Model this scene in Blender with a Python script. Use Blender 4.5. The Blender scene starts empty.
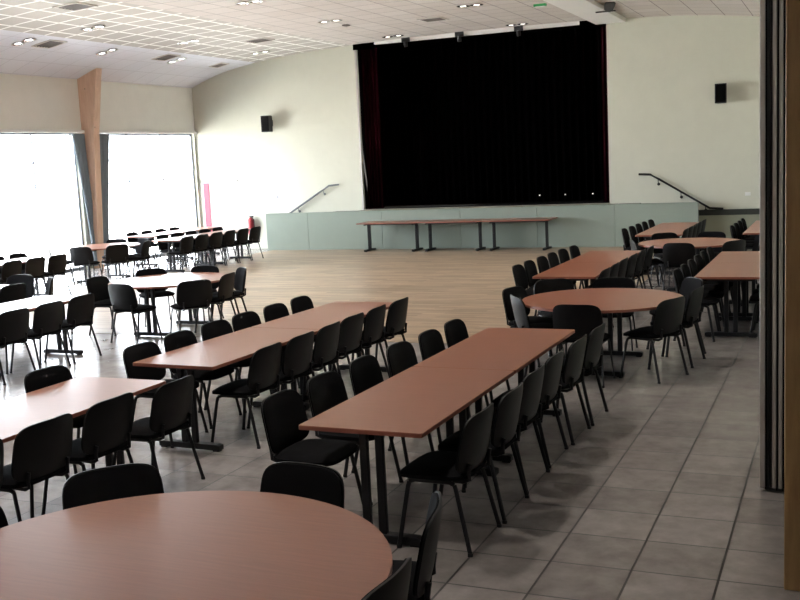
import bpy, bmesh, math, random
from mathutils import Vector, Matrix
random.seed(7)
PI = math.pi
scene = bpy.context.scene
COL = scene.collection

# ------------------------------------------------------------ camera
YAW, PITCH, ROLL, HC, FPX = .4118, .1358, -.0479, 2.279, 1024.7
cam_d = bpy.data.cameras.new('camera')
cam = bpy.data.objects.new('camera', cam_d)
COL.objects.link(cam)
cam_d.sensor_width = 36.0
cam_d.lens = FPX / 800 * 36.0
cam_d.clip_start = .05
cam_d.clip_end = 300
F = Vector((-math.sin(YAW), math.cos(YAW), 0))
R = Vector((math.cos(YAW), math.sin(YAW), 0))
U = Vector((0, 0, 1))
F2 = F * math.cos(PITCH) - U * math.sin(PITCH)
U2 = U * math.cos(PITCH) + F * math.sin(PITCH)
R3 = R * math.cos(ROLL) + U2 * math.sin(ROLL)
U3 = -R * math.sin(ROLL) + U2 * math.cos(ROLL)
M = Matrix(((R3.x, U3.x, -F2.x, 0), (R3.y, U3.y, -F2.y, 0), (R3.z, U3.z, -F2.z, HC), (0, 0, 0, 1)))
cam.matrix_world = M
scene.camera = cam

# ------------------------------------------------------------ world, sun, exposure
w = bpy.data.worlds.new('sky')
scene.world = w
w.use_nodes = True
wb = w.node_tree.nodes['Background']
wb.inputs[0].default_value = (.86, .93, 1.0, 1)
wb.inputs[1].default_value = 19.0
sun_d = bpy.data.lights.new('sun', 'SUN')
sun = bpy.data.objects.new('sun', sun_d)
COL.objects.link(sun)
sun_d.energy = 160.0
sun_d.angle = .01
sun_d.color = (1, .95, .86)
sun.rotation_euler = (0, math.radians(38), math.radians(-15))   # comes over the roof, falls on the ground outside
scene.view_settings.view_transform = 'Standard'
scene.view_settings.look = 'None'
scene.view_settings.gamma = 1
scene.view_settings.exposure = 0.38
scene.view_settings.use_curve_mapping = False

# room constants
XL, XR, YF, YB = -16.93, 0.0, 24.8, -2.5
BAYS = [(20.42, 24.74), (15.62, 19.86), (10.8, 15.06), (6.0, 10.24)]
HEAD = 3.3
# sky portals, one behind each window bay
for (a, b) in BAYS:
    pd = bpy.data.lights.new('window_portal', 'AREA')
    po = bpy.data.objects.new('window_portal', pd)
    COL.objects.link(po)
    pd.shape = 'RECTANGLE'
    pd.size = HEAD
    pd.size_y = b - a
    pd.cycles.is_portal = True
    po.location = (XL - .22, (a + b) / 2, HEAD / 2)
    po.rotation_euler = (0, -PI / 2, 0)


# ------------------------------------------------------------ materials
def mat(name, col, rough=.6, metal=0., spec=.5):
    m = bpy.data.materials.new(name)
    m.use_nodes = True
    b = m.node_tree.nodes['Principled BSDF']
    b.inputs['Base Color'].default_value = (*col, 1)
    b.inputs['Roughness'].default_value = rough
    b.inputs['Metallic'].default_value = metal
    b.inputs['Specular IOR Level'].default_value = spec
    return m


def nodes(m):
    t = m.node_tree
    return t, t.nodes, t.links, t.nodes['Principled BSDF']


def coords(m, scale=(1, 1, 1), loc=(0, 0, 0)):
    t, n, l, b = nodes(m)
    c = n.new('ShaderNodeTexCoord')
    mp = n.new('ShaderNodeMapping')
    mp.inputs['Scale'].default_value = scale
    mp.inputs['Location'].default_value = loc
    l.new(c.outputs['Object'], mp.inputs['Vector'])
    return mp.outputs['Vector']


def ramp(m, fac, stops):
    t, n, l, b = nodes(m)
    r = n.new('ShaderNodeValToRGB')
    e = r.color_ramp.elements
    while len(e) < len(stops):
        e.new(.5)
    for k, (p, c) in enumerate(stops):
        e[k].position = p
        e[k].color = (*c, 1)
    l.new(fac, r.inputs['Fac'])
    return r.outputs['Color']


def noise(m, vec, scale, detail=4, rough=.6):
    t, n, l, b = nodes(m)
    x = n.new('ShaderNodeTexNoise')
    x.inputs['Scale'].default_value = scale
    x.inputs['Detail'].default_value = detail
    x.inputs['Roughness'].default_value = rough
    l.new(vec, x.inputs['Vector'])
    return x.outputs['Fac']


def mixc(m, fac, a, b_, mode='MIX'):
    t, n, l, b = nodes(m)
    x = n.new('ShaderNodeMix')
    x.data_type = 'RGBA'
    x.blend_type = mode
    for s, v in ((0, fac), (6, a), (7, b_)):
        if hasattr(v, 'is_output'):
            l.new(v, x.inputs[s])
        elif s == 0:
            x.inputs[0].default_value = v
        else:
            x.inputs[s].default_value = (*v, 1)
    return x.outputs[2]


def math_(m, op, a, b_=None):
    t, n, l, b = nodes(m)
    x = n.new('ShaderNodeMath')
    x.operation = op
    for i, v in enumerate((a, b_)):
        if v is None:
            continue
        if hasattr(v, 'is_output'):
            l.new(v, x.inputs[i])
        else:
            x.inputs[i].default_value = v
    return x.outputs[0]


def bump(m, h, strength=.2, dist=.01):
    t, n, l, b = nodes(m)
    x = n.new('ShaderNodeBump')
    x.inputs['Strength'].default_value = strength
    x.inputs['Distance'].default_value = dist
    l.new(h, x.inputs['Height'])
    l.new(x.outputs[0], b.inputs['Normal'])


def brick(m, vec, bw, bh, mortar, offset=0.):
    t, n, l, b = nodes(m)
    x = n.new('ShaderNodeTexBrick')
    x.offset = offset
    x.squash = 1
    x.inputs['Scale'].default_value = 1
    x.inputs['Brick Width'].default_value = bw
    x.inputs['Row Height'].default_value = bh
    x.inputs['Mortar Size'].default_value = mortar
    x.inputs['Mortar Smooth'].default_value = .1
    x.inputs['Color1'].default_value = (0, 0, 0, 1)
    x.inputs['Color2'].default_value = (1, 1, 1, 1)
    x.inputs['Bias'].default_value = 0
    l.new(vec, x.inputs['Vector'])
    return x.outputs['Color'], x.outputs['Fac']


MT = {}
# tiled floor: square tiles, dark joints
m = mat('floor_tiles', (.3, .28, .26), .24)
t, n, l, b = nodes(m)
v = coords(m, loc=(1.498, -5.368 + .455 * 20, 0))
cc, ff = brick(m, v, .455, .455, .007)
cl = ramp(m, noise(m, v, 5, 6, .65), [(.25, (.175, .155, .148)), (.5, (.235, .212, .204)), (.75, (.30, .275, .265))])
cl = mixc(m, .13, cl, cc, 'OVERLAY')
cl = mixc(m, ff, cl, (.03, .026, .024))
l.new(cl, b.inputs['Base Color'])
rr2 = math_(m, 'ADD', math_(m, 'MULTIPLY', ff, .3), .24)
l.new(rr2, b.inputs['Roughness'])
bump(m, math_(m, 'SUBTRACT', 1., ff), .3, .003)
MT['tile'] = m

m = mat('parquet', (.5, .35, .2), .3)
t, n, l, b = nodes(m)
v = coords(m)
cc, ff = brick(m, v, .9, .09, .0015, .37)
v2 = coords(m, (.7, 9, 1))
cl = ramp(m, noise(m, v2, 2.2, 5), [(.25, (.185, .13, .085)), (.5, (.28, .208, .145)), (.78, (.40, .31, .225))])
cl = mixc(m, .30, cl, cc, 'OVERLAY')
cl = mixc(m, ff, cl, (.2, .13, .08))
l.new(cl, b.inputs['Base Color'])
b.inputs['Roughness'].default_value = .34
MT['parquet'] = m

def ceiling_mat(name, lo, hi, line, width, strength):
    m = mat(name, lo, .9)
    t, n, l, b = nodes(m)
    v = coords(m, loc=(.1, .12, 0))
    cc, ff = brick(m, v, .6, .6, width)
    cl = ramp(m, noise(m, v, 60, 2), [(.3, lo), (.7, hi)])
    cl = mixc(m, .06, cl, cc, 'OVERLAY')
    cl = mixc(m, ff, cl, line)
    l.new(cl, b.inputs['Base Color'])
    bump(m, math_(m, 'SUBTRACT', 1., ff), strength, .01)
    return m


MT['ceiling_glare'] = ceiling_mat('ceiling_panels_window_glare', (.43, .40, .36), (.49, .46, .42), (.92, .91, .87), .034, -.5)  # window glare on the grid bars painted in as wide white lines
MT['ceiling_edge_skylit'] = ceiling_mat('ceiling_edge_panels_skylit', (.70, .71, .76), (.76, .77, .82), (.58, .58, .62), .010, .3)  # blue daylight near the windows put into this band's base colour
MT['ceiling'] = ceiling_mat('ceiling_tiles', (.54, .49, .455), (.64, .585, .54), (.20, .17, .16), .009, .5)



def plaster(name, col):
    m = mat(name, col, .85, spec=.25)
    v = coords(m)
    t, n, l, b = nodes(m)
    c2 = tuple(x * .96 for x in col)
    l.new(ramp(m, noise(m, v, 3.0), [(.3, c2), (.7, col)]), b.inputs['Base Color'])
    bump(m, noise(m, v, 180, 2), .12, .002)
    return m


MT['wall'] = plaster('cream_wall_paint', (.60, .60, .51))
MT['wall_lit'] = plaster('cream_wall_paint_lit', (.86, .85, .79))  # lighter copy of the wall paint, bounced light put into the colour
MT['white'] = plaster('white_paint', (.82, .81, .78))
MT['sage'] = plaster('sage_panel_paint', (.265, .31, .27))
MT['sage_pale'] = plaster('pale_sage_paint', (.30, .31, .24))
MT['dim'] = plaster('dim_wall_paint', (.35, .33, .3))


def wood(name, a, bcol, scale=(1, 12, 12), rough=.35, knots=False, ns=2.):
    m = mat(name, a, rough)
    t, n, l, b = nodes(m)
    v = coords(m, scale)
    cl = ramp(m, noise(m, v, ns, 6, .65), [(.3, a), (.7, bcol)])
    if knots:
        vo = n.new('ShaderNodeTexVoronoi')
        vo.inputs['Scale'].default_value = 3.4
        l.new(coords(m, (1, 1, .8)), vo.inputs['Vector'])
        kf = ramp(m, vo.outputs['Distance'], [(.035, (1, 1, 1)), (.07, (0, 0, 0))])
        cl = mixc(m, kf, cl, tuple(x * .35 for x in a))
    l.new(cl, b.inputs['Base Color'])
    return m


MT['top'] = wood('beech_laminate', (.20, .066, .034), (.25, .089, .049), (1.2, 22, 22), .32, ns=3.)
MT['edge'] = wood('beech_edging', (.22, .07, .045), (.28, .09, .055), (1, 14, 14), .4)
MT['timber'] = wood('glulam_timber', (.64, .42, .29), (.78, .55, .41), (10, 10, 1.2), .45, True)
MT['jamb'] = wood('knotty_pine', (.30, .17, .07), (.42, .26, .11), (12, 12, 1.2), .5, True)

m = mat('black_fabric', (.006, .006, .007), 1., spec=.08)
t, n, l, b = nodes(m)
v = coords(m)
bump(m, noise(m, v, 900, 2), .3, .001)
MT['fabric'] = m
MT['plastic'] = mat('black_plastic', (.004, .004, .005), .45, spec=.22)
MT['tube'] = mat('black_tube', (.008, .008, .010), .38, spec=.35)
MT['leg'] = mat('black_steel', (.008, .008, .010), .5, spec=.35)
MT['black'] = mat('matt_black', (.004, .004, .004), .95, spec=.05)
MT['speaker'] = mat('speaker_black', (.012, .012, .013), .6)
MT['velvet'] = mat('black_velvet', (.0008, .0008, .0009), 1., spec=0.)
MT['red'] = mat('dark_red_velvet', (.011, .0015, .003), 1., spec=0.)
MT['alu'] = mat('grey_aluminium', (.50, .47, .46), .5, .5)
MT['frame'] = mat('window_frame_grey', (.22, .24, .28), .5)
MT['grey_paint'] = mat('grey_rail_paint', (.12, .13, .14), .5)
MT['capping'] = mat('dark_capping', (.025, .027, .022), .6)
MT['chrome'] = mat('chrome', (.7, .7, .7), .15, 1.)
MT['steel'] = mat('satin_steel', (.45, .46, .47), .35, .9)
MT['vent'] = mat('vent_grey', (.16, .14, .13), .6)
MT['ventw'] = mat('vent_white', (.62, .58, .54), .6)
MT['socket'] = mat('white_plastic', (.8, .8, .78), .4)
MT['redpaint'] = mat('extinguisher_red', (.30, .02, .03), .4)
MT['pink'] = mat('pink_door_paint', (.42, .05, .09), .6)
MT['green'] = mat('green_sign', (.03, .32, .10), .4)
MT['curtain'] = plaster('grey_curtain_cloth', (.24, .29, .33))
MT['ground'] = plaster('pale_concrete', (.72, .70, .66))
m = mat('lamp_glow', (1, 1, 1), .5)
nodes(m)[3].inputs['Emission Color'].default_value = (1, .97, .92, 1)
nodes(m)[3].inputs['Emission Strength'].default_value = 5.
MT['glow'] = m
m = mat('dot_glow', (1, 1, 1), .5)
nodes(m)[3].inputs['Emission Color'].default_value = (1, .95, .85, 1)
nodes(m)[3].inputs['Emission Strength'].default_value = .25
MT['dot'] = m
m = bpy.data.materials.new('clear_glass')
m.use_nodes = True
tt = m.node_tree
tt.nodes.clear()
o_ = tt.nodes.new('ShaderNodeOutputMaterial')
mx = tt.nodes.new('ShaderNodeMixShader')
tr = tt.nodes.new('ShaderNodeBsdfTransparent')
gl = tt.nodes.new('ShaderNodeBsdfGlossy')
gl.inputs['Roughness'].default_value = .02
fr = tt.nodes.new('ShaderNodeFresnel')
fr.inputs['IOR'].default_value = 1.2
tt.links.new(fr.outputs[0], mx.inputs[0])
tt.links.new(tr.outputs[0], mx.inputs[1])
tt.links.new(gl.outputs[0], mx.inputs[2])
tt.links.new(mx.outputs[0], o_.inputs[0])
MT['glass'] = m


# ------------------------------------------------------------ mesh helpers
def box(bm, x0, x1, y0, y1, z0, z1, bev=0.):
    vs = [bm.verts.new((x, y, z)) for x in (x0, x1) for y in (y0, y1) for z in (z0, z1)]
    fs = [(0, 1, 3, 2), (4, 6, 7, 5), (0, 4, 5, 1), (2, 3, 7, 6), (0, 2, 6, 4), (1, 5, 7, 3)]
    faces = [bm.faces.new([vs[i] for i in f]) for f in fs]
    if bev:
        es = {e for f in faces for e in f.edges}
        bmesh.ops.bevel(bm, geom=list(es), offset=bev, segments=2, profile=.5, affect='EDGES')


def tube(bm, pts, r, seg=8, ry=None, cap=True):
    """swept tube through points; ry gives an oval section"""
    ry = ry or r
    pts = [Vector(p) for p in pts]
    rings = []
    for i, p in enumerate(pts):
        if i == 0:
            d = pts[1] - p
        elif i == len(pts) - 1:
            d = p - pts[i - 1]
        else:
            d = (pts[i + 1] - p).normalized() + (p - pts[i - 1]).normalized()
        d.normalize()
        a = Vector((1, 0, 0)) if abs(d.x) < .9 else Vector((0, 1, 0))
        e1 = d.cross(a).normalized()
        e2 = d.cross(e1).normalized()
        rings.append([bm.verts.new(p + e1 * (r * math.cos(2 * PI * k / seg)) + e2 * (ry * math.sin(2 * PI * k / seg))) for k in range(seg)])
    for a, b_ in zip(rings, rings[1:]):
        for k in range(seg):
            bm.faces.new((a[k], a[(k + 1) % seg], b_[(k + 1) % seg], b_[k]))
    if cap:
        bm.faces.new(rings[0][::-1])
        bm.faces.new(rings[-1])


def prism(bm, poly, axis, a0, a1, bev=0.):
    """extrude a 2D polygon along axis 'x','y' or 'z' between a0 and a1"""
    def P(p, a):
        return {'x': (a, p[0], p[1]), 'y': (p[0], a, p[1]), 'z': (p[0], p[1], a)}[axis]
    A = [bm.verts.new(P(p, a0)) for p in poly]
    B = [bm.verts.new(P(p, a1)) for p in poly]
    n_ = len(poly)
    fs = [bm.faces.new(A), bm.faces.new(B[::-1])]
    for i in range(n_):
        fs.append(bm.faces.new((A[i], B[i], B[(i + 1) % n_], A[(i + 1) % n_])))
    if bev:
        es = {e for f in fs[:2] for e in f.edges}
        bmesh.ops.bevel(bm, geom=list(es), offset=bev, segments=2, profile=.5, affect='EDGES')


def obj(name, bm, m, parent=None, smooth=False, mats=None):
    bmesh.ops.recalc_face_normals(bm, faces=bm.faces)
    me = bpy.data.meshes.new(name)
    bm.to_mesh(me)
    bm.free()
    if smooth:
        for p in me.polygons:
            p.use_smooth = True
        me.set_sharp_from_angle(angle=math.radians(40))
    me.materials.append(m)
    o = bpy.data.objects.new(name, me)
    COL.objects.link(o)
    if parent:
        o.parent = parent
    return o


def tag(o, label=None, cat=None, group=None, kind=None):
    for k, v_ in (('label', label), ('category', cat), ('group', group), ('kind', kind)):
        if v_:
            o[k] = v_
    return o


def thing(name, label=None, cat=None, loc=(0, 0, 0), rz=0., group=None):
    o = bpy.data.objects.new(name, None)
    o.empty_display_size = .1
    COL.objects.link(o)
    o.location = loc
    o.rotation_euler = (0, 0, rz)
    return tag(o, label, cat, group)


def struct(name, bm, m, smooth=False):
    return tag(obj(name, bm, m, smooth=smooth), kind='structure')


def dup(o, parent=None):
    c = o.copy()
    COL.objects.link(c)
    if parent:
        c.parent = parent
    for ch in list(o.children):
        dup(ch, c)
    return c


NB = bmesh.new

# ------------------------------------------------------------ the room
# ceiling: shallow vault running along Y
PX = [-16.93, -16.5, -16.1, -15.7, -15.3, -14.8, -14.3, -13.4, -12.6, -11.9, -10.2, -8.5, -6.8, -5.1, -3.6, -2.7, -1.7, -.9, -.4, 1.8]
PZ = [4.56, 4.72, 4.85, 4.945, 5.02, 5.10, 5.16, 5.24, 5.28, 5.31, 5.345, 5.36, 5.35, 5.33, 5.26, 5.18, 5.06, 4.92, 4.8, 4.5]


def zc(x):
    for i in range(len(PX) - 1):
        if PX[i] <= x <= PX[i + 1]:
            return PZ[i] + (PZ[i + 1] - PZ[i]) * (x - PX[i]) / (PX[i + 1] - PX[i])
    return PZ[0]


bm = NB()
prism(bm, list(zip(PX, PZ)) + [(1.8, 6.0), (XL, 6.0)], 'y', YB, YF + .1)
o = struct('ceiling', bm, MT['ceiling'], True)
o.data.materials.append(MT['ceiling_glare'])
o.data.materials.append(MT['ceiling_edge_skylit'])
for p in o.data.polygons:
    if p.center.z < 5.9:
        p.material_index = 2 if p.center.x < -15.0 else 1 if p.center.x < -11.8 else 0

# floors
bm = NB(); box(bm, XL - .25, 1.8, YB, YF + .2, -.2, 0)
struct('floor', bm, MT['tile'])
bm = NB(); box(bm, -14.3, -3.15, 11.68, 24.2, 0, .004)
tag(obj('floor_parquet', bm, MT['parquet']), kind='structure')
bm = NB(); box(bm, -90, XL - .25, -60, 90, -.3, -.12)
struct('outside_ground', bm, MT['ground'])

# window wall
bm = NB()
box(bm, XL - .25, XL, YB, YF + .2, HEAD, 6.0)
struct('wall_left', bm, MT['wall_lit'])
edges = [YF + .2] + [q for (a, b_) in BAYS for q in (b_, a)] + [YB]
for i in range(0, len(edges), 2):
    bm = NB(); box(bm, XL - .25, XL, edges[i + 1], edges[i], 0, HEAD)
    struct('wall_left_pier', bm, MT['wall'])
bm = NB(); box(bm, XL, XL + .09, YB, YF, HEAD - .02, HEAD + .05, .006)
struct('trim_1', bm, MT['white'])
for k, (a, b_) in enumerate(BAYS):
    win = thing('window_%d' % (k + 1), loc=(XL - .12, (a + b_) / 2, 0))
    win['kind'] = 'structure'
    h = (b_ - a) / 2
    bm = NB()
    e = .03
    box(bm, -e, e, -h, h, 0, .07)
    box(bm, -e, e, -h, h, HEAD - .06, HEAD)
    box(bm, -e, e, -h, -h + .035, .07, HEAD - .06)
    box(bm, -e, e, h - .035, h, .07, HEAD - .06)
    for q in ((-1 / 3) * h, (1 / 3) * h):
        box(bm, -e, e, q - .012, q + .012, .07, HEAD - .06)
    for z in (2.05, 2.6):
        box(bm, -e * .8, e * .8, -h + .06, h - .06, z - .010, z + .010)
    obj('window_frame', bm, MT['frame'], win)
    bm = NB()
    box(bm, -.004, .004, -h + .05, h - .05, .06, HEAD - .05)
    obj('pane', bm, MT['glass'], win)

# stage wall (far wall) with the proscenium opening
OX0, OX1, OZ0 = -11.80, -5.19, 1.0
bm = NB()
box(bm, XL, OX0, YF, YF + .2, 0, 6.0)
box(bm, OX1, 1.8, YF, YF + .2, 0, 6.0)
box(bm, OX0, OX1, YF, YF + .2, 0, OZ0)
struct('wall_back', bm, MT['wall'])
# stage box behind the opening
bm = NB()
box(bm, OX0 - .3, OX1 + .3, YF + .2, YF + 5, .8, OZ0)
struct('stage_floor', bm, MT['black'])
bm = NB()
box(bm, OX0 - .5, OX0 - .3, YF + .2, YF + 5, .8, 6)
box(bm, OX1 + .3, OX1 + .5, YF + .2, YF + 5, .8, 6)
box(bm, OX0 - .5, OX1 + .5, YF + 5, YF + 5.2, .8, 6)
box(bm, OX0 - .5, OX1 + .5, YF + .2, YF + 5.2, 5.8, 6)
struct('wall_stage', bm, MT['black'])
# pelmet: black band across the head, lower white strip between its ends
bm = NB()
box(bm, OX0, OX1, YF + .02, YF + .12, 5.19, 5.5)
box(bm, OX0, OX0 + .62, YF - .07, YF + .02, 5.17, 5.36)
box(bm, OX1 - .62, OX1, YF - .07, YF + .02, 5.17, 5.36)
struct('trim_2', bm, MT['velvet'])
bm = NB(); box(bm, OX0 + .62, OX1 - .62, YF - .09, YF + .01, 5.26, 5.36)
struct('trim_3', bm, MT['white'])

# front wall of the stage with its panel seams
for k, (a, b_) in enumerate([(-14.44, -13.15), (-13.15, -10.98), (-10.98, -8.82), (-8.82, -6.84), (-6.84, -4.95), (-4.95, -3.05)]):
    bm = NB(); box(bm, a + .004, b_ - .004, 24.2, 24.26, 0, .985, .003)
    struct('stage_front_panel', bm, MT['sage'])
bm = NB(); box(bm, -14.44, -3.05, 24.24, 24.3, 0, .98)
struct('stage_front_core', bm, MT['frame'])
bm = NB(); box(bm, -14.44, -3.05, 24.19, 24.32, .985, 1.0)
struct('trim_4', bm, MT['sage'])
bm = NB(); box(bm, OX0, OX1, 24.32, 24.8, .9, 1.0)
struct('stage_apron', bm, MT['sage_pale'])
# steps at both ends, behind the front wall
for s, xa in ((1, OX1), (-1, OX0)):
    bm = NB()
    x = xa
    for k in range(5):
        hgt = 1.0 - (k + 1) * .165
        wdt = .75 if k == 0 else .30
        x2 = x + s * wdt
        if k == 0:
            hgt = .99
        box(bm, min(x, x2), max(x, x2), 24.33, 24.79, 0, hgt)
        x = x2
    struct('stage_steps', bm, MT['tile'])
# lower wall band right of the stage with a dark capping
bm = NB(); box(bm, -3.12, XR, 24.765, 24.8, 0, .66)
struct('baseboard_back', bm, MT['sage_pale'])
bm = NB(); box(bm, -3.12, XR, 24.74, 24.8, .66, .79, .004)
struct('trim_5', bm, MT['capping'])
# right hand wall and the rest of the shell
bm = NB(); box(bm, XR, XR + .2, 5.62, YF + .1, 0, 6.0)
struct('wall_right', bm, MT['wall'])
bm = NB(); box(bm, 1.6, 1.8, YB, 5.6, 0, 6.0)
struct('wall_right_far', bm, MT['dim'])
bm = NB(); box(bm, -.08, 1.8, 5.5, 5.62, 0, 6.0)
struct('wall_return', bm, MT['dim'])
bm = NB(); box(bm, XL, 1.8, YB - .2, YB, 0, 6.0)
struct('wall_front', bm, MT['dim'])
# white boxed-in beam under the ceiling in front of the stage's right end
bm = NB(); box(bm, -5.42, -4.72, 12.0, YF, 5.22, 5.45, .004)
struct('trim_6', bm, MT['white'])

# timber column between the first two windows
bm = NB()
prism(bm, [(XL, 0), (-16.76, 0), (-16.72, .7), (-16.56, 3.3), (-16.36, 4.6), (-16.32, 4.785), (XL, 4.57)], 'y', 20.04, 20.24, .006)
struct('timber_column', bm, MT['timber'])
bm = NB()
prism(bm, [(XL, 0), (-16.76, 0), (-16.72, .7), (-16.56, 3.3), (-16.36, 4.6), (-16.32, 4.785), (XL, 4.57)], 'y', 15.24, 15.44, .006)
struct('timber_column', bm, MT['timber'])

# pine jamb in the right foreground
bm = NB(); box(bm, -.262, -.08, 5.34, 5.62, 0, 4.7, .006)
struct('trim_7', bm, MT['jamb'])
bm = NB(); box(bm, -.3, .05, 5.55, 8.1, 4.0, 4.9)
struct('trim_8', bm, MT['dim'])

# door in the stage wall by the corner
d = thing('door_1', loc=(-16.2, YF, 0)); d['kind'] = 'structure'
bm = NB()
box(bm, -.63, -.57, -.008, 0, 0, 1.95); box(bm, .53, .59, -.008, 0, 0, 1.95); box(bm, -.63, .59, -.008, 0, 1.89, 1.95)
obj('door_frame', bm, MT['white'], d)
bm = NB(); box(bm, -.53, .51, -.007, -.001, .01, 1.88)
obj('door_leaf', bm, MT['white'], d)
bm = NB(); box(bm, -.57, -.38, -.02, -.0085, .01, 1.88)
tag(obj('door_edge_panel', bm, MT['pink'], d), 'pink strip of the door')
bm = NB(); tube(bm, [(.38, -.04, 1.0), (.38, -.09, 1.0), (.28, -.09, 1.0)], .01)
obj('door_handle', bm, MT['steel'], d)


# ------------------------------------------------------------ stage curtains, brackets, little lights
def cloth(x0, x1, y, z0, z1, amp, waves, thick=.03, n_=None, taper=None, along='x'):
    bm = NB()
    n_ = n_ or int(waves * 8)
    rows = 12
    grid = []
    for sgn in (0, 1):
        g = []
        for j in range(rows + 1):
            fz = j / rows
            z = z0 + (z1 - z0) * fz
            row = []
            for i in range(n_ + 1):
                u_ = i / n_
                xx = x0 + (x1 - x0) * u_
                if taper:
                    c0, wd = taper(fz)
                    xx = c0 + (u_ - .5) * wd
                off = amp * math.sin(u_ * waves * 2 * PI + .4 * math.sin(3 * fz)) * (1 + .2 * math.sin(u_ * 17))
                yy = y + off + sgn * thick
                row.append(bm.verts.new((xx, yy, z) if along == 'x' else (yy, xx, z)))
            g.append(row)
        grid.append(g)
    for g in grid:
        for j in range(rows):
            for i in range(n_):
                bm.faces.new((g[j][i], g[j][i + 1], g[j + 1][i + 1], g[j + 1][i]))
    a, b__ = grid
    for j in range(rows):
        for i in (0, n_):
            bm.faces.new((a[j][i], a[j + 1][i], b__[j + 1][i], b__[j][i]))
    for i in range(n_):
        for j in (0, rows):
            bm.faces.new((a[j][i], a[j][i + 1], b__[j][i + 1], b__[j][i]))
    return bm


tag(obj('stage_curtain', cloth(OX0 + .05, OX1 - .05, YF + 1.5, 1.03, 5.45, .07, 34), MT['velvet'], smooth=True),
    'wide black curtain closing off the stage', 'curtain')
tag(obj('side_curtain', cloth(OX0 + .06, OX0 + .52, YF + .24, 1.02, 5.3, .035, 5), MT['red'], smooth=True),
    'dark red curtain hanging at the left end of the stage opening', 'curtain')
tag(obj('side_curtain', cloth(OX1 - .22, OX1 - .02, YF + .34, 1.02, 5.3, .03, 2), MT['red'], smooth=True),
    'narrow dark red curtain hanging at the right end of the stage opening', 'curtain')
bm = NB(); box(bm, OX0 + .02, OX0 + .06, YF - .03, YF - .003, 1.0, 5.17)
tag(obj('curtain_guide_rail', bm, MT['alu']), 'thin grey vertical rail at the left edge of the stage opening', 'rail')

for nm, x in (('left', -10.27), ('middle', -8.82), ('right', -7.29)):
    t0 = thing('stage_spotlight', 'small black fitting hung above the stage, %s one of three' % nm, 'spotlight', (x, YF - .14, 5.36), 0, 'small fittings above the stage')
    bm = NB(); box(bm, -.11, .11, -.03, .03, -.12, -.0, .008)
    obj('bracket', bm, MT['speaker'], t0)
    bm = NB(); tube(bm, [(0, -.03, -.11), (0, .01, -.24)], .05, 10)
    obj('lamp_head', bm, MT['speaker'], t0, True)
for nm, x in (('leftmost', -7.29), ('middle', -6.61), ('rightmost', -5.89)):
    bm = NB(); tube(bm, [(x, YF + 1.30, 1.19), (x, YF + 1.34, 1.19)], .018, 10)
    tag(obj('stage_edge_light', bm, MT['dot']), 'tiny pale light low on the black stage curtain, %s of three' % nm, 'light', 'tiny lights at the foot of the stage curtain')


def speaker(x, z, side, label):
    t0 = thing('wall_speaker', label, 'speaker', (x, YF, z), 0)
    bm = NB()
    prism(bm, [(-.13, -.34), (.13, -.34), (.10, -.12), (-.10, -.12)], 'z', -.22, .22, .012)
    obj('cabinet', bm, MT['speaker'], t0)
    bm = NB(); box(bm, -.11, .11, -.352, -.338, -.2, .2, .004)
    obj('grille', bm, MT['black'], t0)
    bm = NB(); tube(bm, [(0, -.14, 0), (0, -.002, .02)], .02, 8); box(bm, -.05, .05, -.02, 0, -.06, .10, .004)
    obj('wall_bracket', bm, MT['speaker'], t0)
    t0.rotation_euler[2] = side
    return t0


speaker(-14.42, 3.42, .0, 'black loudspeaker on the white wall left of the stage')
speaker(-2.57, 3.42, .0, 'black loudspeaker on the cream wall right of the stage')


def rail(pts, fix, label, z_):
    t0 = thing('handrail', label, 'handrail', (pts[0][0], YF, pts[0][1]))
    bm = NB()
    tube(bm, [(p[0] - pts[0][0], -.09, p[1] - pts[0][1]) for p in pts], .026, 10)
    obj('rail', bm, MT[z_], t0, True)
    for p in fix:
        bm = NB()
        x, z = p[0] - pts[0][0], p[1] - pts[0][1]
        tube(bm, [(x, -.09, z), (x, -.07, z - .10), (x, -.012, z - .12)], .009, 6)
        tube(bm, [(x, -.014, z - .12), (x, -.001, z - .12)], .035, 10)
        obj('rail_bracket', bm, MT[z_], t0)


rail([(-12.42, 1.70), (-12.72, 1.68), (-13.05, 1.49), (-13.95, .98), (-14.5, .66)], [(-12.9, 1.58), (-13.7, 1.13)],
     'grey sloping handrail on the white wall left of the stage', 'grey_paint')
rail([(-4.47, 1.67), (-4.2, 1.655), (-4.0, 1.54), (-2.85, .83), (-2.55, .81)], [(-4.02, 1.54), (-3.5, 1.22), (-2.95, .90)],
     'black sloping handrail on the cream wall right of the stage', 'leg')

# switch plates, extinguisher
for x, z, lab in ((-14.36, 1.42, 'small grey switch on the white wall left of the stage'), (-2.02, 1.13, 'small white socket plate on the cream wall above the dark capping')):
    t0 = thing('wall_switch', lab, 'switch', (x, YF, z))
    bm = NB(); box(bm, -.06, .06, -.012, 0, -.04, .04, .003)
    obj('plate', bm, MT['socket'] if x > -5 else MT['alu'], t0)
    bm = NB(); box(bm, -.025, .025, -.018, -.011, -.025, .025, .003)
    obj('rocker', bm, MT['socket'] if x > -5 else MT['frame'], t0)
t0 = thing('fire_extinguisher', 'red fire extinguisher on the white wall behind the far-left chairs', 'fire extinguisher', (-15.22, YF - .11, .40))
bm = NB()
for a, b_, r1, r2 in ((0, .42, .085, .085), (.42, .48, .085, .035)):
    vs1 = [bm.verts.new((r1 * math.cos(k * PI / 8), r1 * math.sin(k * PI / 8), a)) for k in range(16)]
    vs2 = [bm.verts.new((r2 * math.cos(k * PI / 8), r2 * math.sin(k * PI / 8), b_)) for k in range(16)]
    for k in range(16):
        bm.faces.new((vs1[k], vs1[(k + 1) % 16], vs2[(k + 1) % 16], vs2[k]))
    bm.faces.new(vs1[::-1]); bm.faces.new(vs2)
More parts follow.
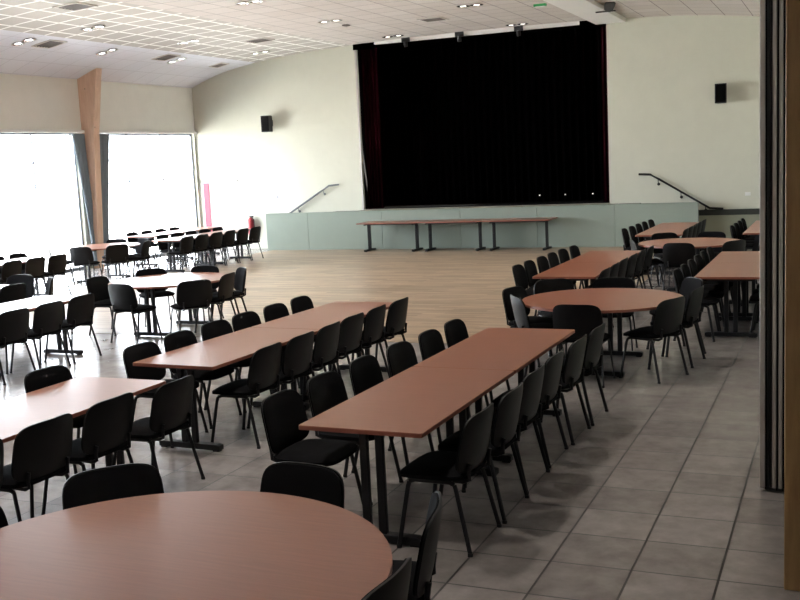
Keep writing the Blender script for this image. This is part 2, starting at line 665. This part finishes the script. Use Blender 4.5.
obj('cylinder', bm, MT['redpaint'], t0, True)
bm = NB(); box(bm, -.03, .09, -.02, .02, .48, .53, .005); tube(bm, [(.03, 0, .5), (.12, -.02, .42), (.12, -.02, .15)], .012)
obj('valve_and_hose', bm, MT['speaker'], t0)
bm = NB(); box(bm, -.03, .03, .08, .11, .2, .26, .002)
obj('bracket', bm, MT['steel'], t0)

# window curtain gathered behind the column
tag(obj('window_curtain', cloth(0, 1, XL + .10, .06, 3.26, .035, 8, .012, 90,
        lambda f: (20.24, .62 + .80 * max(0, f - .05) ** 1.3), 'y'), MT['curtain'], smooth=True),
    'grey curtain gathered behind the timber column between bright windows', 'curtain')

# hanging loudspeaker near the beam
t0 = thing('hanging_spotlight', 'black spotlight hung from the ceiling beside the white beam', 'spotlight', (-4.46, 22.0, 5.40))
bm = NB(); tube(bm, [(0, -.22, -.10), (0, -.18, -.10), (0, .02, -.10), (0, .16, -.10), (0, .22, -.10)], .14, 10, .11)
o = obj('lamp_body', bm, MT['speaker'], t0); o.rotation_euler = (.5, .45, .3)
bm = NB(); box(bm, -.36, .06, -.012, .012, -.27, -.245, .003)
obj('safety_bar', bm, MT['speaker'], t0)
bm = NB(); tube(bm, [(-.02, 0, .08), (-.02, 0, -.02)], .015); tube(bm, [(-.02, 0, -.0), (-.14, 0, -.12), (-.14, 0, -.2)], .01)
obj('yoke', bm, MT['steel'], t0)

# ------------------------------------------------------------ ceiling lights and vents
def ceil_frame(o, x):
    s = (zc(x + .2) - zc(x - .2)) / .4
    o.rotation_euler[1] = -math.atan(s)


t0 = thing('ceiling_downlight', 'x', 'ceiling light')
for sx in (-.145, .145):
    bm = NB()
    rings = []
    for r_, z_ in ((.12, -.002), (.14, -.018), (.11, -.024), (.075, .0)):
        rings.append([bm.verts.new((sx + r_ * math.cos(k * PI / 10), r_ * math.sin(k * PI / 10), z_)) for k in range(20)])
    for a, b_ in zip(rings, rings[1:]):
        for k in range(20):
            bm.faces.new((a[k], a[(k + 1) % 20], b_[(k + 1) % 20], b_[k]))
    obj('rim', bm, MT['chrome'], t0, True)
    bm = NB(); tube(bm, [(sx, 0, -.004), (sx, 0, -.014)], .06, 16)
    obj('lamp', bm, MT['glow'], t0)
LIGHTS = [(-15.3, 16.6, 'beside the window wall, nearest row'), (-13.86, 17.0, 'in the second line from the windows, nearest row'),
          (-15.3, 19.2, 'beside the window wall, just left of the column head'), (-13.86, 20.3, 'in the second line from the windows, middle row'),
          (-15.34, 21.9, 'beside the window wall, farthest one'), (-13.86, 23.5, 'in the second line from the windows, by the stage wall'),
          (-10.26, 17.1, 'at the top edge of the view, left of centre'), (-10.28, 20.47, 'above and left of the stage opening'),
          (-10.33, 24.0, 'close above the left part of the stage opening'), (-7.07, 20.48, 'at the top edge of the view, above the stage middle'),
          (-7.19, 24.2, 'close above the right part of the stage opening')]
first = True
LP = bpy.data.lights.new('downlight', 'SPOT')
LP.energy = 230
LP.spot_size = math.radians(112)
LP.spot_blend = 1.0
LP.shadow_soft_size = .14
LP.color = (1, .94, .84)
for (x, y, where) in LIGHTS:
    o = t0 if first else dup(t0)
    first = False
    o.location = (x, y, zc(x) - .002)
    ceil_frame(o, x)
    o['label'] = 'twin round ceiling downlight ' + where
    o['group'] = 'ceiling downlights'
for (x, y) in [(a, b) for a in (-13.86, -10.3, -7.1, -3.65) for b in (3.4, 6.8, 10.2, 13.6, 17.0, 20.4)]:
    lo = bpy.data.objects.new('downlight', LP)
    COL.objects.link(lo)
    lo.location = (x, y, zc(x) - .06)


def vent(x, y, s, label, mm):
    t0 = thing('ceiling_vent', label, 'vent', (x, y, zc(x) - .004), 0, 'square ceiling vents')
    ceil_frame(t0, x)
    bm = NB()
    for a in ((-s, s, -s, -s + .035), (-s, s, s - .035, s), (-s, -s + .035, -s + .035, s - .035), (s - .035, s, -s + .035, s - .035)):
        box(bm, *a, -.018, .0)
    obj('frame', bm, MT['ventw'], t0)
    bm = NB()
    for k in range(6):
        yy = -s + .06 + k * (2 * s - .12) / 5
        box(bm, -s + .035, s - .035, yy - .012, yy + .012, -.014, -.004)
    box(bm, -s + .035, s - .035, -s + .035, s - .035, -.003, 0)
    obj('louvres', bm, MT[mm], t0)


vent(-12.65, 15.1, .28, 'square dark ceiling vent in the bright lattice at the top left', 'vent')
vent(-15.25, 17.3, .26, 'square ceiling vent beside the window wall, left of the column', 'vent')
vent(-15.21, 21.3, .26, 'square ceiling vent beside the window wall, right of the column', 'vent')
vent(-12.84, 21.75, .28, 'square dark ceiling vent above the left loudspeaker', 'vent')
vent(-15.32, 23.8, .2, 'small ceiling vent in the corner between window wall and stage wall', 'vent')
vent(-8.47, 21.99, .28, 'square dark ceiling vent above the stage opening', 'vent')
bm = NB(); box(bm, -.07, .07, -.07, .07, -.03, 0, .004)
t0 = thing('ceiling_sensor', 'small grey ceiling sensor beside a twin downlight left of the stage', 'sensor', (-10.31, 21.31, zc(-10.31)))
obj('housing', bm, MT['vent'], t0)
bm = NB(); tube(bm, [(0, 0, -.028), (0, 0, -.05)], .035, 12)
obj('dome', bm, MT['alu'], t0)
t0 = thing('emergency_light', 'small green emergency light on the ceiling by the white beam', 'emergency light', (-5.82, 21.3, zc(-5.82)))
bm = NB(); box(bm, -.13, .13, -.05, .05, -.05, 0, .006)
obj('housing', bm, MT['green'], t0)
bm = NB(); box(bm, -.10, .10, -.035, .035, -.058, -.049, .004)
obj('cover', bm, MT['socket'], t0)

# ------------------------------------------------------------ folding partition, stacked by the right wall
t0 = thing('folding_partition', 'grey and black folding partition stacked beside the pine post', 'partition', (-.49, 6.9, 0))
for (x0, x1, e0, e1) in ((0, .060, 0, .034), (.064, .108, .076, .102), (.111, .196, .114, .140)):
    bm = NB(); box(bm, x0, x1, .012, 1.1, .03, 4.0)
    p_ = obj('panel', bm, MT['speaker'], t0)
    bm = NB(); box(bm, e0, e1, -.010, .013, .03, 4.0, .004)
    tag(obj('edge_profile', bm, MT['alu'], p_), 'grey aluminium edge')
    bm = NB()
    box(bm, e1 + .001, e1 + .008, -.014, .011, .02, 4.0)
    obj('seal', bm, MT['black'], p_)
bm = NB(); box(bm, -.005, .22, -.0, 1.1, 4.0, 4.08)
obj('top_track', bm, MT['leg'], t0)


# ------------------------------------------------------------ chair
def rounded_panel(w0, w1, h, n_=4., nu=14, nv=12):
    """points (x,z) -> function grid for a backrest outline: width w0 bottom, w1 top, superellipse"""
    g = []
    for j in range(nv + 1):
        b_ = -1 + 2 * j / nv
        row = []
        for i in range(nu + 1):
            a = -1 + 2 * i / nu
            # map square to superellipse
            r_ = max(abs(a), abs(b_))
            if r_ > 0:
                den = (abs(a) ** n_ + abs(b_) ** n_) ** (1 / n_)
                k_ = r_ / den
            else:
                k_ = 1
            x, z = a * k_, b_ * k_
            ww = w0 + (w1 - w0) * (z + 1) / 2
            row.append((x * ww / 2, z * h / 2))
        g.append(row)
    return g


def padded(g, fn_front, fn_back):
    bm = NB()
    nv, nu = len(g) - 1, len(g[0]) - 1
    A = [[bm.verts.new(fn_front(*p, i, j)) for i, p in enumerate(r_)] for j, r_ in enumerate(g)]
    B = [[bm.verts.new(fn_back(*p, i, j)) for i, p in enumerate(r_)] for j, r_ in enumerate(g)]
    for G in (A, B):
        for j in range(nv):
            for i in range(nu):
                bm.faces.new((G[j][i], G[j][i + 1], G[j + 1][i + 1], G[j + 1][i]))
    rim = [(0, i) for i in range(nu)] + [(j, nu) for j in range(nv)] + [(nv, i) for i in range(nu, 0, -1)] + [(j, 0) for j in range(nv, 0, -1)]
    for k in range(len(rim)):
        a, b_ = rim[k], rim[(k + 1) % len(rim)]
        bm.faces.new((A[a[0]][a[1]], A[b_[0]][b_[1]], B[b_[0]][b_[1]], B[a[0]][a[1]]))
    return bm


def chair_meshes():
    parts = []
    W, H = .51, .350
    lean = math.radians(11)

    def pos(x, z, d_):
        # backrest local plane -> chair space ; curved in plan (concave toward sitter)
        curve = 1.6 * x * x * .42
        zz = .638 + z * math.cos(lean)
        yy = -.224 - z * math.sin(lean) + curve + d_
        return (x, yy, zz)
    g = rounded_panel(.500, .470, H, 4.8)

    def puff(i, j, nu, nv):
        a = abs(-1 + 2 * i / nu); b_ = abs(-1 + 2 * j / nv)
        return max(0, (1 - max(a, b_) ** 5))
    nu, nv = 14, 12
    bm = padded(g, lambda x, z, i, j: pos(x, z, .012 + .016 * puff(i, j, nu, nv)), lambda x, z, i, j: pos(x, z, -.004))
    parts.append(('backrest', bm, MT['fabric']))
    g2 = rounded_panel(.512, .482, H + .012, 4.8)
    bm = padded(g2, lambda x, z, i, j: pos(x, z, .001), lambda x, z, i, j: pos(x, z, -.010 - .010 * puff(i, j, nu, nv)))
    parts.append(('backrest_shell', bm, MT['plastic']))
    # seat
    gs = rounded_panel(.47, .51, .45, 4.)

    def spos(x, y, d_):
        return (x, y + .02, .435 + d_ - .35 * max(0, y - .12) ** 1.5)
    bm = padded(gs, lambda x, y, i, j: spos(x, y, .022 + .028 * puff(i, j, nu, nv)), lambda x, y, i, j: spos(x, y, .0))
    parts.append(('seat', bm, MT['fabric']))
    bm = padded(rounded_panel(.46, .50, .44, 4.), lambda x, y, i, j: spos(x, y, .003), lambda x, y, i, j: spos(x, y, -.014 * puff(i, j, nu, nv)))
    parts.append(('seat_shell', bm, MT['plastic']))
    # frame
    bm = NB()
    for s in (-1, 1):
        tube(bm, [(s * .215, -.13, .405), (s * .213, -.10, .418), (s * .213, .12, .418), (s * .215, .155, .405)], .0145, 8, .010)
    for y in (-.09, .11):
        tube(bm, [(-.213, y, .418), (.213, y, .418)], .010, 8)
    parts.append(('seat_frame', bm, MT['tube']))
    for s in (-1, 1):
        for (ya, yb) in ((-.13, -.225), (.155, .225)):
            bm = NB()
            tube(bm, [(s * .215, ya, .405), (s * .222, ya + (yb - ya) * .12, .375), (s * .25, yb, .012)], .0145, 8, .010)
            tube(bm, [(s * .249, yb, .02), (s * .251, yb, 0)], .017, 8, .013)
            parts.append(('leg', bm, MT['tube']))
    for s in (-1, 1):
        bm = NB()
        tube(bm, [(s * .14, -.05, .408), (s * .155, -.16, .41), (s * .165, -.205, .43), (s * .168, -.203, .46), (s * .167, -.207, .49), (s * .166, -.213, .525)], .013, 8, .009)
        parts.append(('back_upright', bm, MT['tube']))
    return parts


chair0 = thing('dining_chair', 'x', 'chair')
for nm, bm, mm in chair_meshes():
    obj(nm, bm, mm, chair0, True)
used = [False]
TOPY = -.26     # y of the middle of the backrest's top edge in chair space


def chair(x, y, heading, label, group):
    """x, y: where the middle of the backrest's top edge stands; heading: direction the sitter faces (radians from +X)"""
    if used[0]:
        o = dup(chair0)
    else:
        o = chair0
        used[0] = True
    rz = heading - PI / 2
    dx, dy = math.cos(heading), math.sin(heading)
    o.location = (x - TOPY * dx, y - TOPY * dy, 0)
    o.rotation_euler = (0, 0, rz)
    o['label'] = label
    o['group'] = group
    return o


# ------------------------------------------------------------ tables
def pedestal(par, y, half=.30, depth_axis='x', hgt=.70):
    """T-leg: foot bar, two flat posts, head bar. foot runs along X in table space"""
    bm = NB()
    prism(bm, [(-half, .012), (-half, .05), (-half + .03, .058), (half - .03, .058), (half, .05), (half, .012)], 'y', y - .035, y + .035, .004)
    for s in (-1, 1):
        box(bm, s * (half - .04) - .03, s * (half - .04) + .03, y - .025, y + .025, 0, .014)
    obj('foot', bm, MT['leg'], par)
    for s in (-1, 1):
        bm = NB(); box(bm, s * .052 - .026, s * .052 + .026, y - .018, y + .018, .055, hgt - .028, .006)
        obj('leg', bm, MT['leg'], par)
    bm = NB(); box(bm, -half * .92, half * .92, y - .022, y + .022, hgt - .03, hgt, .004)
    obj('top_bracket', bm, MT['leg'], par)


def make_long(L, W=.8):
    t_ = thing('dining_table', 'x', 'table')
    bm = NB()
    c = .02
    poly = []
    for sx, sy in ((1, 1), (-1, 1), (-1, -1), (1, -1)):
        cx, cy = sx * (W / 2 - c), sy * (L / 2 - c)
        a0 = {(1, 1): 0, (-1, 1): PI / 2, (-1, -1): PI, (1, -1): 1.5 * PI}[(sx, sy)]
        for k in range(4):
            a = a0 + k * PI / 6
            poly.append((cx + c * math.cos(a), cy + c * math.sin(a)))
    prism(bm, poly, 'z', .7165, .74, .0006)
    top = obj('tabletop', bm, MT['top'], t_)
    top.rotation_euler = (0, 0, 0)
    bm = NB()
    po = [(p[0] * (W / 2 + .002) / (W / 2), p[1] * (L / 2 + .002) / (L / 2)) for p in poly]
    prism(bm, po, 'z', .714, .7365)
    obj('edge_band', bm, MT['edge'], top)
    yy = L / 2 - .17
    pedestal(t_, yy); pedestal(t_, -yy)
    bm = NB()
    box(bm, -.03, .03, -yy + .02, yy - .02, .66, .70, .004)
    for s in (-1, 1):
        box(bm, s * .27 - .012, s * .27 + .012, -yy + .02, yy - .02, .68, .71)
    obj('underframe', bm, MT['leg'], t_)
    return t_


def make_round(rad, off=0., spread=.5):
    t_ = thing('round_table', 'x', 'table')
    N = 72
    bm = NB()
    prism(bm, [(rad * math.cos(2 * PI * k / N), rad * math.sin(2 * PI * k / N)) for k in range(N)], 'z', .7165, .74, .0006)
    top = obj('tabletop', bm, MT['top'], t_)
    bm = NB()
    r2 = rad + .002
    prism(bm, [(r2 * math.cos(2 * PI * k / N), r2 * math.sin(2 * PI * k / N)) for k in range(N)], 'z', .714, .7365)
    obj('edge_band', bm, MT['edge'], top)
    pedestal(t_, off + spread); pedestal(t_, off - spread)
    bm = NB()
    box(bm, -.03, .03, off - spread + .02, off + spread - .02, .66, .70, .004)
    obj('underframe', bm, MT['leg'], t_)
    return t_


HEADR, HEADL, UP_, DN = 0., PI, PI / 2, -PI / 2
ORD = ['first', 'second', 'third', 'fourth', 'fifth', 'sixth', 'seventh', 'eighth']
long_protos = {}


def long_table(x, y, rz, L, label, group='long brown dining tables'):
    if L in long_protos:
        o = dup(long_protos[L])
    else:
        o = long_protos[L] = make_long(L)
    o.location = (x, y, 0)
    o.rotation_euler = (0, 0, rz)
    o['label'] = label
    o['group'] = group
    return o


def row(xc, y0, y1, n_tab, phrase, rz=0., halves=('near', 'far')):
    L = (y1 - y0) / n_tab
    for k in range(n_tab):
        yy = y0 + (k + .5) * L
        xx = xc - math.sin(rz) * (yy - (y0 + y1) / 2)
        nm = halves[k] if n_tab == 2 else ['near', 'middle', 'far'][k]
        long_table(xx, yy, rz, round(L - .005, 3), 'brown rectangular table, %s one of %s' % (nm, phrase))


def side(pts, heading, side_name, phrase, group, jit=.03):
    N = len(pts)
    for i, (x, y) in enumerate(pts):
        if N == 1:
            lab = 'black chair on the %s side of %s' % (side_name, phrase)
        else:
            lab = 'black chair, %s from near, %s side of %s' % (ORD[i], side_name, phrase)
        chair(x, y, heading + random.uniform(-jit, jit), lab, group)


# central long row
P1 = 'the central long row'
row(-2.56, 5.2, 8.70, 2, P1, -.01)
side([(-3.38, 5.63), (-3.37, 6.22), (-3.35, 6.82), (-3.31, 7.42), (-3.28, 8.0), (-3.26, 8.56)], HEADR, 'left', P1, 'chairs along the central long row')
side([(-1.91, 5.55), (-1.89, 6.12), (-1.91, 6.70), (-1.92, 7.30), (-1.89, 7.92), (-1.87, 8.52)], HEADL, 'right', P1, 'chairs along the central long row')
# second row, ending at the parquet
P2 = 'the long row left of centre'
row(-4.88, 6.66, 10.16, 2, P2, -.03)
side([(-5.58, 7.06), (-5.61, 7.66), (-5.61, 8.26), (-5.61, 8.80), (-5.60, 9.38), (-5.60, 9.95)], HEADR, 'left', P2, 'chairs along the row left of centre')
side([(-4.33, 7.22), (-4.31, 7.76), (-4.31, 8.30), (-4.33, 8.84), (-4.32, 9.38), (-4.30, 9.92)], HEADL, 'right', P2, 'chairs along the row left of centre')
# third row, lower left
P3 = 'the row at the lower left edge'
row(-5.0, 2.62, 6.14, 2, P3, .0)
side([(-4.43, 4.14), (-4.43, 4.73), (-4.41, 5.32), (-4.31, 5.90)], HEADL, 'right', P3, 'chairs along the lower left row')
side([(-5.67, 6.02)], HEADR, 'far', P3, 'chairs along the lower left row')

# round table in the foreground
rt = make_round(.965)
rt.location = (-2.49, 3.09, 0)
rt['label'] = 'large round brown table in the foreground'
rt['group'] = 'round brown tables'


def toward(x, y, cx, cy, off=0.):
    return math.atan2(cy - y, cx - x) + off


G = 'chairs around the foreground round table'
for x, y, off, lab in [(-3.39, 4.0, .05, 'black chair behind the foreground round table, at its left'),
                       (-2.42, 4.30, -.05, 'black chair between the foreground round table and the central long row'),
                       (-1.58, 3.94, -.45, 'black chair with glossy back at the right rear of the foreground round table'),
                       (-1.46, 3.18, -.10, 'black chair at the bottom edge, right of the foreground round table'),
                       (-3.68, 3.25, .0, 'black chair cut by the left edge beside the foreground round table')]:
    chair(x, y, toward(x, y, -2.49, 3.09, off), lab, G)

# round table right of centre
def round_at(rad, x, y, rz, label, off=0., spread=.5):
    o = make_round(rad, off, spread)
    o.location = (x, y, 0)
    o.rotation_euler = (0, 0, rz)
    o['label'] = label
    o['group'] = 'round brown tables'


round_at(.835, -2.32, 10.59, 0, 'round brown table at the far end of the central long row', .12, .53)
G = 'chairs around the round table beyond the central row'
RP = 'the round table past the central row'
for x, y, off, lab in [(-3.40, 10.86, 0, 'black chair farther left of '), (-3.16, 10.19, .1, 'black glinting chair nearer left of '),
                       (-2.37, 9.64, 0, 'black chair at the near side of '), (-1.50, 10.16, .05, 'black chair drawn out at the right front of '),
                       (-1.36, 10.98, -.50, 'black chair outermost on the right of '), (-1.50, 11.74, -.35, 'black chair right behind '),
                       (-3.13, 11.62, 0, 'black chair left behind '), (-2.43, 11.78, 0, 'black chair straight behind ')]:
    chair(x, y, toward(x, y, -2.34, 10.59, off), lab + RP, G)

# long row beyond
P5 = 'the row beside the wooden floor'
row(-3.2, 12.44, 15.72, 2, P5, .0)
side([(-4.02, 13.08), (-4.02, 13.62), (-3.99, 14.16), (-3.98, 14.70), (-3.96, 15.24), (-3.92, 15.78)], HEADR, 'left', P5, 'chairs along the row by the wooden floor', .02)
side([(-2.70, 12.75), (-2.70, 13.33), (-2.70, 13.91), (-2.68, 14.49), (-2.66, 15.07), (-2.64, 15.65)], HEADL, 'right', P5, 'chairs along the row by the wooden floor', .02)
# right row
P6 = 'the row by the folding partition'
row(-1.22, 12.43, 15.45, 2, P6, .0)
side([(-1.86, 12.50), (-1.85, 13.06), (-1.84, 13.62), (-1.83, 14.18), (-1.82, 14.74), (-1.80, 15.30)], HEADR, 'left', P6, 'chairs along the row by the partition', .02)
side([(-.52, 12.85), (-.52, 13.40), (-.52, 13.95)], HEADL, 'right', P6, 'chairs along the row by the partition', .02)
# round table far right
round_at(.82, -2.27, 17.03, 0, 'round brown table far right, between two long rows')
G = 'chairs around the far right round table'
RP = 'the far right round table'
for x, y, off, lab in [(-3.17, 16.72, 0, 'blue-glinting dark chair left of '), (-2.33, 16.08, 0, 'black chair seen from behind at '),
                       (-1.50, 16.42, 0, 'black chair at the right front of '), (-1.20, 17.30, 0, 'black chair on the right of '),
                       (-2.86, 18.05, 0, 'black chair left behind '), (-2.05, 18.15, 0, 'black chair right behind ')]:
    chair(x, y, toward(x, y, -2.27, 17.03, off), lab + RP, G)
P7 = 'the row below the right handrail'
row(-3.03, 18.52, 21.5, 2, P7, .0)
side([(-3.78, 19.15), (-3.75, 19.72), (-3.73, 20.29), (-3.71, 20.86), (-3.68, 21.43)], HEADR, 'left', P7, 'chairs along the row below the handrail', .02)
side([(-2.57, 18.98), (-2.56, 19.54), (-2.55, 20.10), (-2.54, 20.66), (-2.53, 21.22)], HEADL, 'right', P7, 'chairs along the row below the handrail', .02)
P8 = 'the farthest row on the right'
row(-1.2, 18.6, 21.6, 2, P8, .0)
side([(-1.88, 19.4), (-1.87, 20.0), (-1.86, 20.6), (-1.85, 21.2)], HEADR, 'left', P8, 'chairs along the farthest right row', .02)

# bright left part of the hall
P4 = 'the bright row at the left edge'
row(-9.25, 6.9, 10.4, 2, P4, .0)
side([(-8.56, 8.18), (-8.54, 8.76), (-8.54, 9.33), (-8.60, 9.97)], HEADL, 'right', P4, 'chairs along the bright left row')
round_at(.86, -8.85, 12.08, 0, 'white-glaring round table in the bright left part')
G = 'chairs around the glaring round table'
RP = 'the glaring round table'
for x, y, off, lab in [(-9.93, 11.75, -.28, 'dark chair at the left of '), (-8.90, 10.98, -.1, 'dark chair seen from behind, left front of '),
                       (-7.95, 11.40, .0, 'dark chair seen from behind, right front of '), (-7.92, 12.22, .0, 'dark chair nearest the wooden floor at '),
                       (-8.12, 12.90, .0, 'dark edge-on chair at the far right of '), (-9.72, 12.77, 0, 'dark chair behind left of '),
                       (-8.96, 13.16, 0, 'dark chair behind right of ')]:
    chair(x, y, toward(x, y, -8.85, 12.08, off), lab + RP, G)
P12 = 'the second row from the windows'
row(-11.35, 7.9, 11.4, 2, P12, .0)
side([(-10.68, 9.72), (-10.66, 10.3), (-10.62, 10.92)], HEADL, 'right', P12, 'chairs along the second row from the windows')
side([(-11.98, 10.4), (-11.90, 11.05)], HEADR, 'left', P12, 'chairs along the second row from the windows')
chair(-10.62, 11.66, math.atan2(-.75, -.66), 'dark edge-on chair standing at the end of the second row', 'chairs along the second row from the windows')
chair(-11.55, 12.04, math.atan2(-1, .1), 'dark chair at the far end of the second row from the windows', 'chairs along the second row from the windows')
P11 = 'the row along the near window'
row(-14.32, 11.9, 15.4, 2, P11, .0)
side([(-13.70, 13.5), (-13.69, 14.1), (-13.66, 14.66), (-13.62, 15.2)], HEADL, 'right', P11, 'chairs along the near window row')
side([(-14.98, 14.2), (-14.98, 14.9), (-14.98, 15.5)], HEADR, 'left', P11, 'chairs along the near window row')
round_at(.83, -14.75, 17.75, 0, 'round table glaring before the timber column')
G = 'chairs around the table before the timber column'
RP = 'the table before the timber column'
for x, y, off, lab in [(-14.45, 16.72, 0, 'dark chair at the near side of '), (-13.85, 17.20, 0, 'dark chair at the right front of '),
                       (-15.55, 17.00, 0, 'dark chair at the left front of '), (-13.75, 18.10, 0, 'dark chair at the right of '),
                       (-14.35, 18.76, 0, 'dark chair behind right of '), (-15.1, 18.75, 0, 'dark chair behind left of ')]:
    chair(x, y, toward(x, y, -14.75, 17.75, off), lab + RP, G)
P9 = 'the far left row by the wooden floor'
row(-13.95, 19.0, 22.2, 2, P9, .0)
side([(-13.42, 19.12), (-13.38, 19.66), (-13.35, 20.2), (-13.33, 20.74), (-13.30, 21.28), (-13.28, 21.82)], HEADL, 'right', P9, 'chairs along the far left row', .02)
side([(-14.60, 19.7), (-14.58, 20.24), (-14.56, 20.78), (-14.53, 21.32), (-14.5, 21.86)], HEADR, 'left', P9, 'chairs along the far left row', .02)
P10 = 'the row behind the timber column'
row(-15.66, 20.3, 23.4, 2, P10, .0)
side([(-16.28, 20.75), (-16.26, 21.3), (-16.24, 21.85), (-16.2, 22.4)], HEADR, 'left', P10, 'chairs along the row behind the column', .02)

# three tables in a line under the stage
for k, (x, nm) in enumerate(((-10.47, 'leftmost'), (-8.80, 'middle'), (-7.13, 'rightmost'))):
    long_table(x, 23.72, PI / 2, 1.655, 'narrow brown table, %s of three lined up under the stage' % nm, 'tables lined up under the stage')
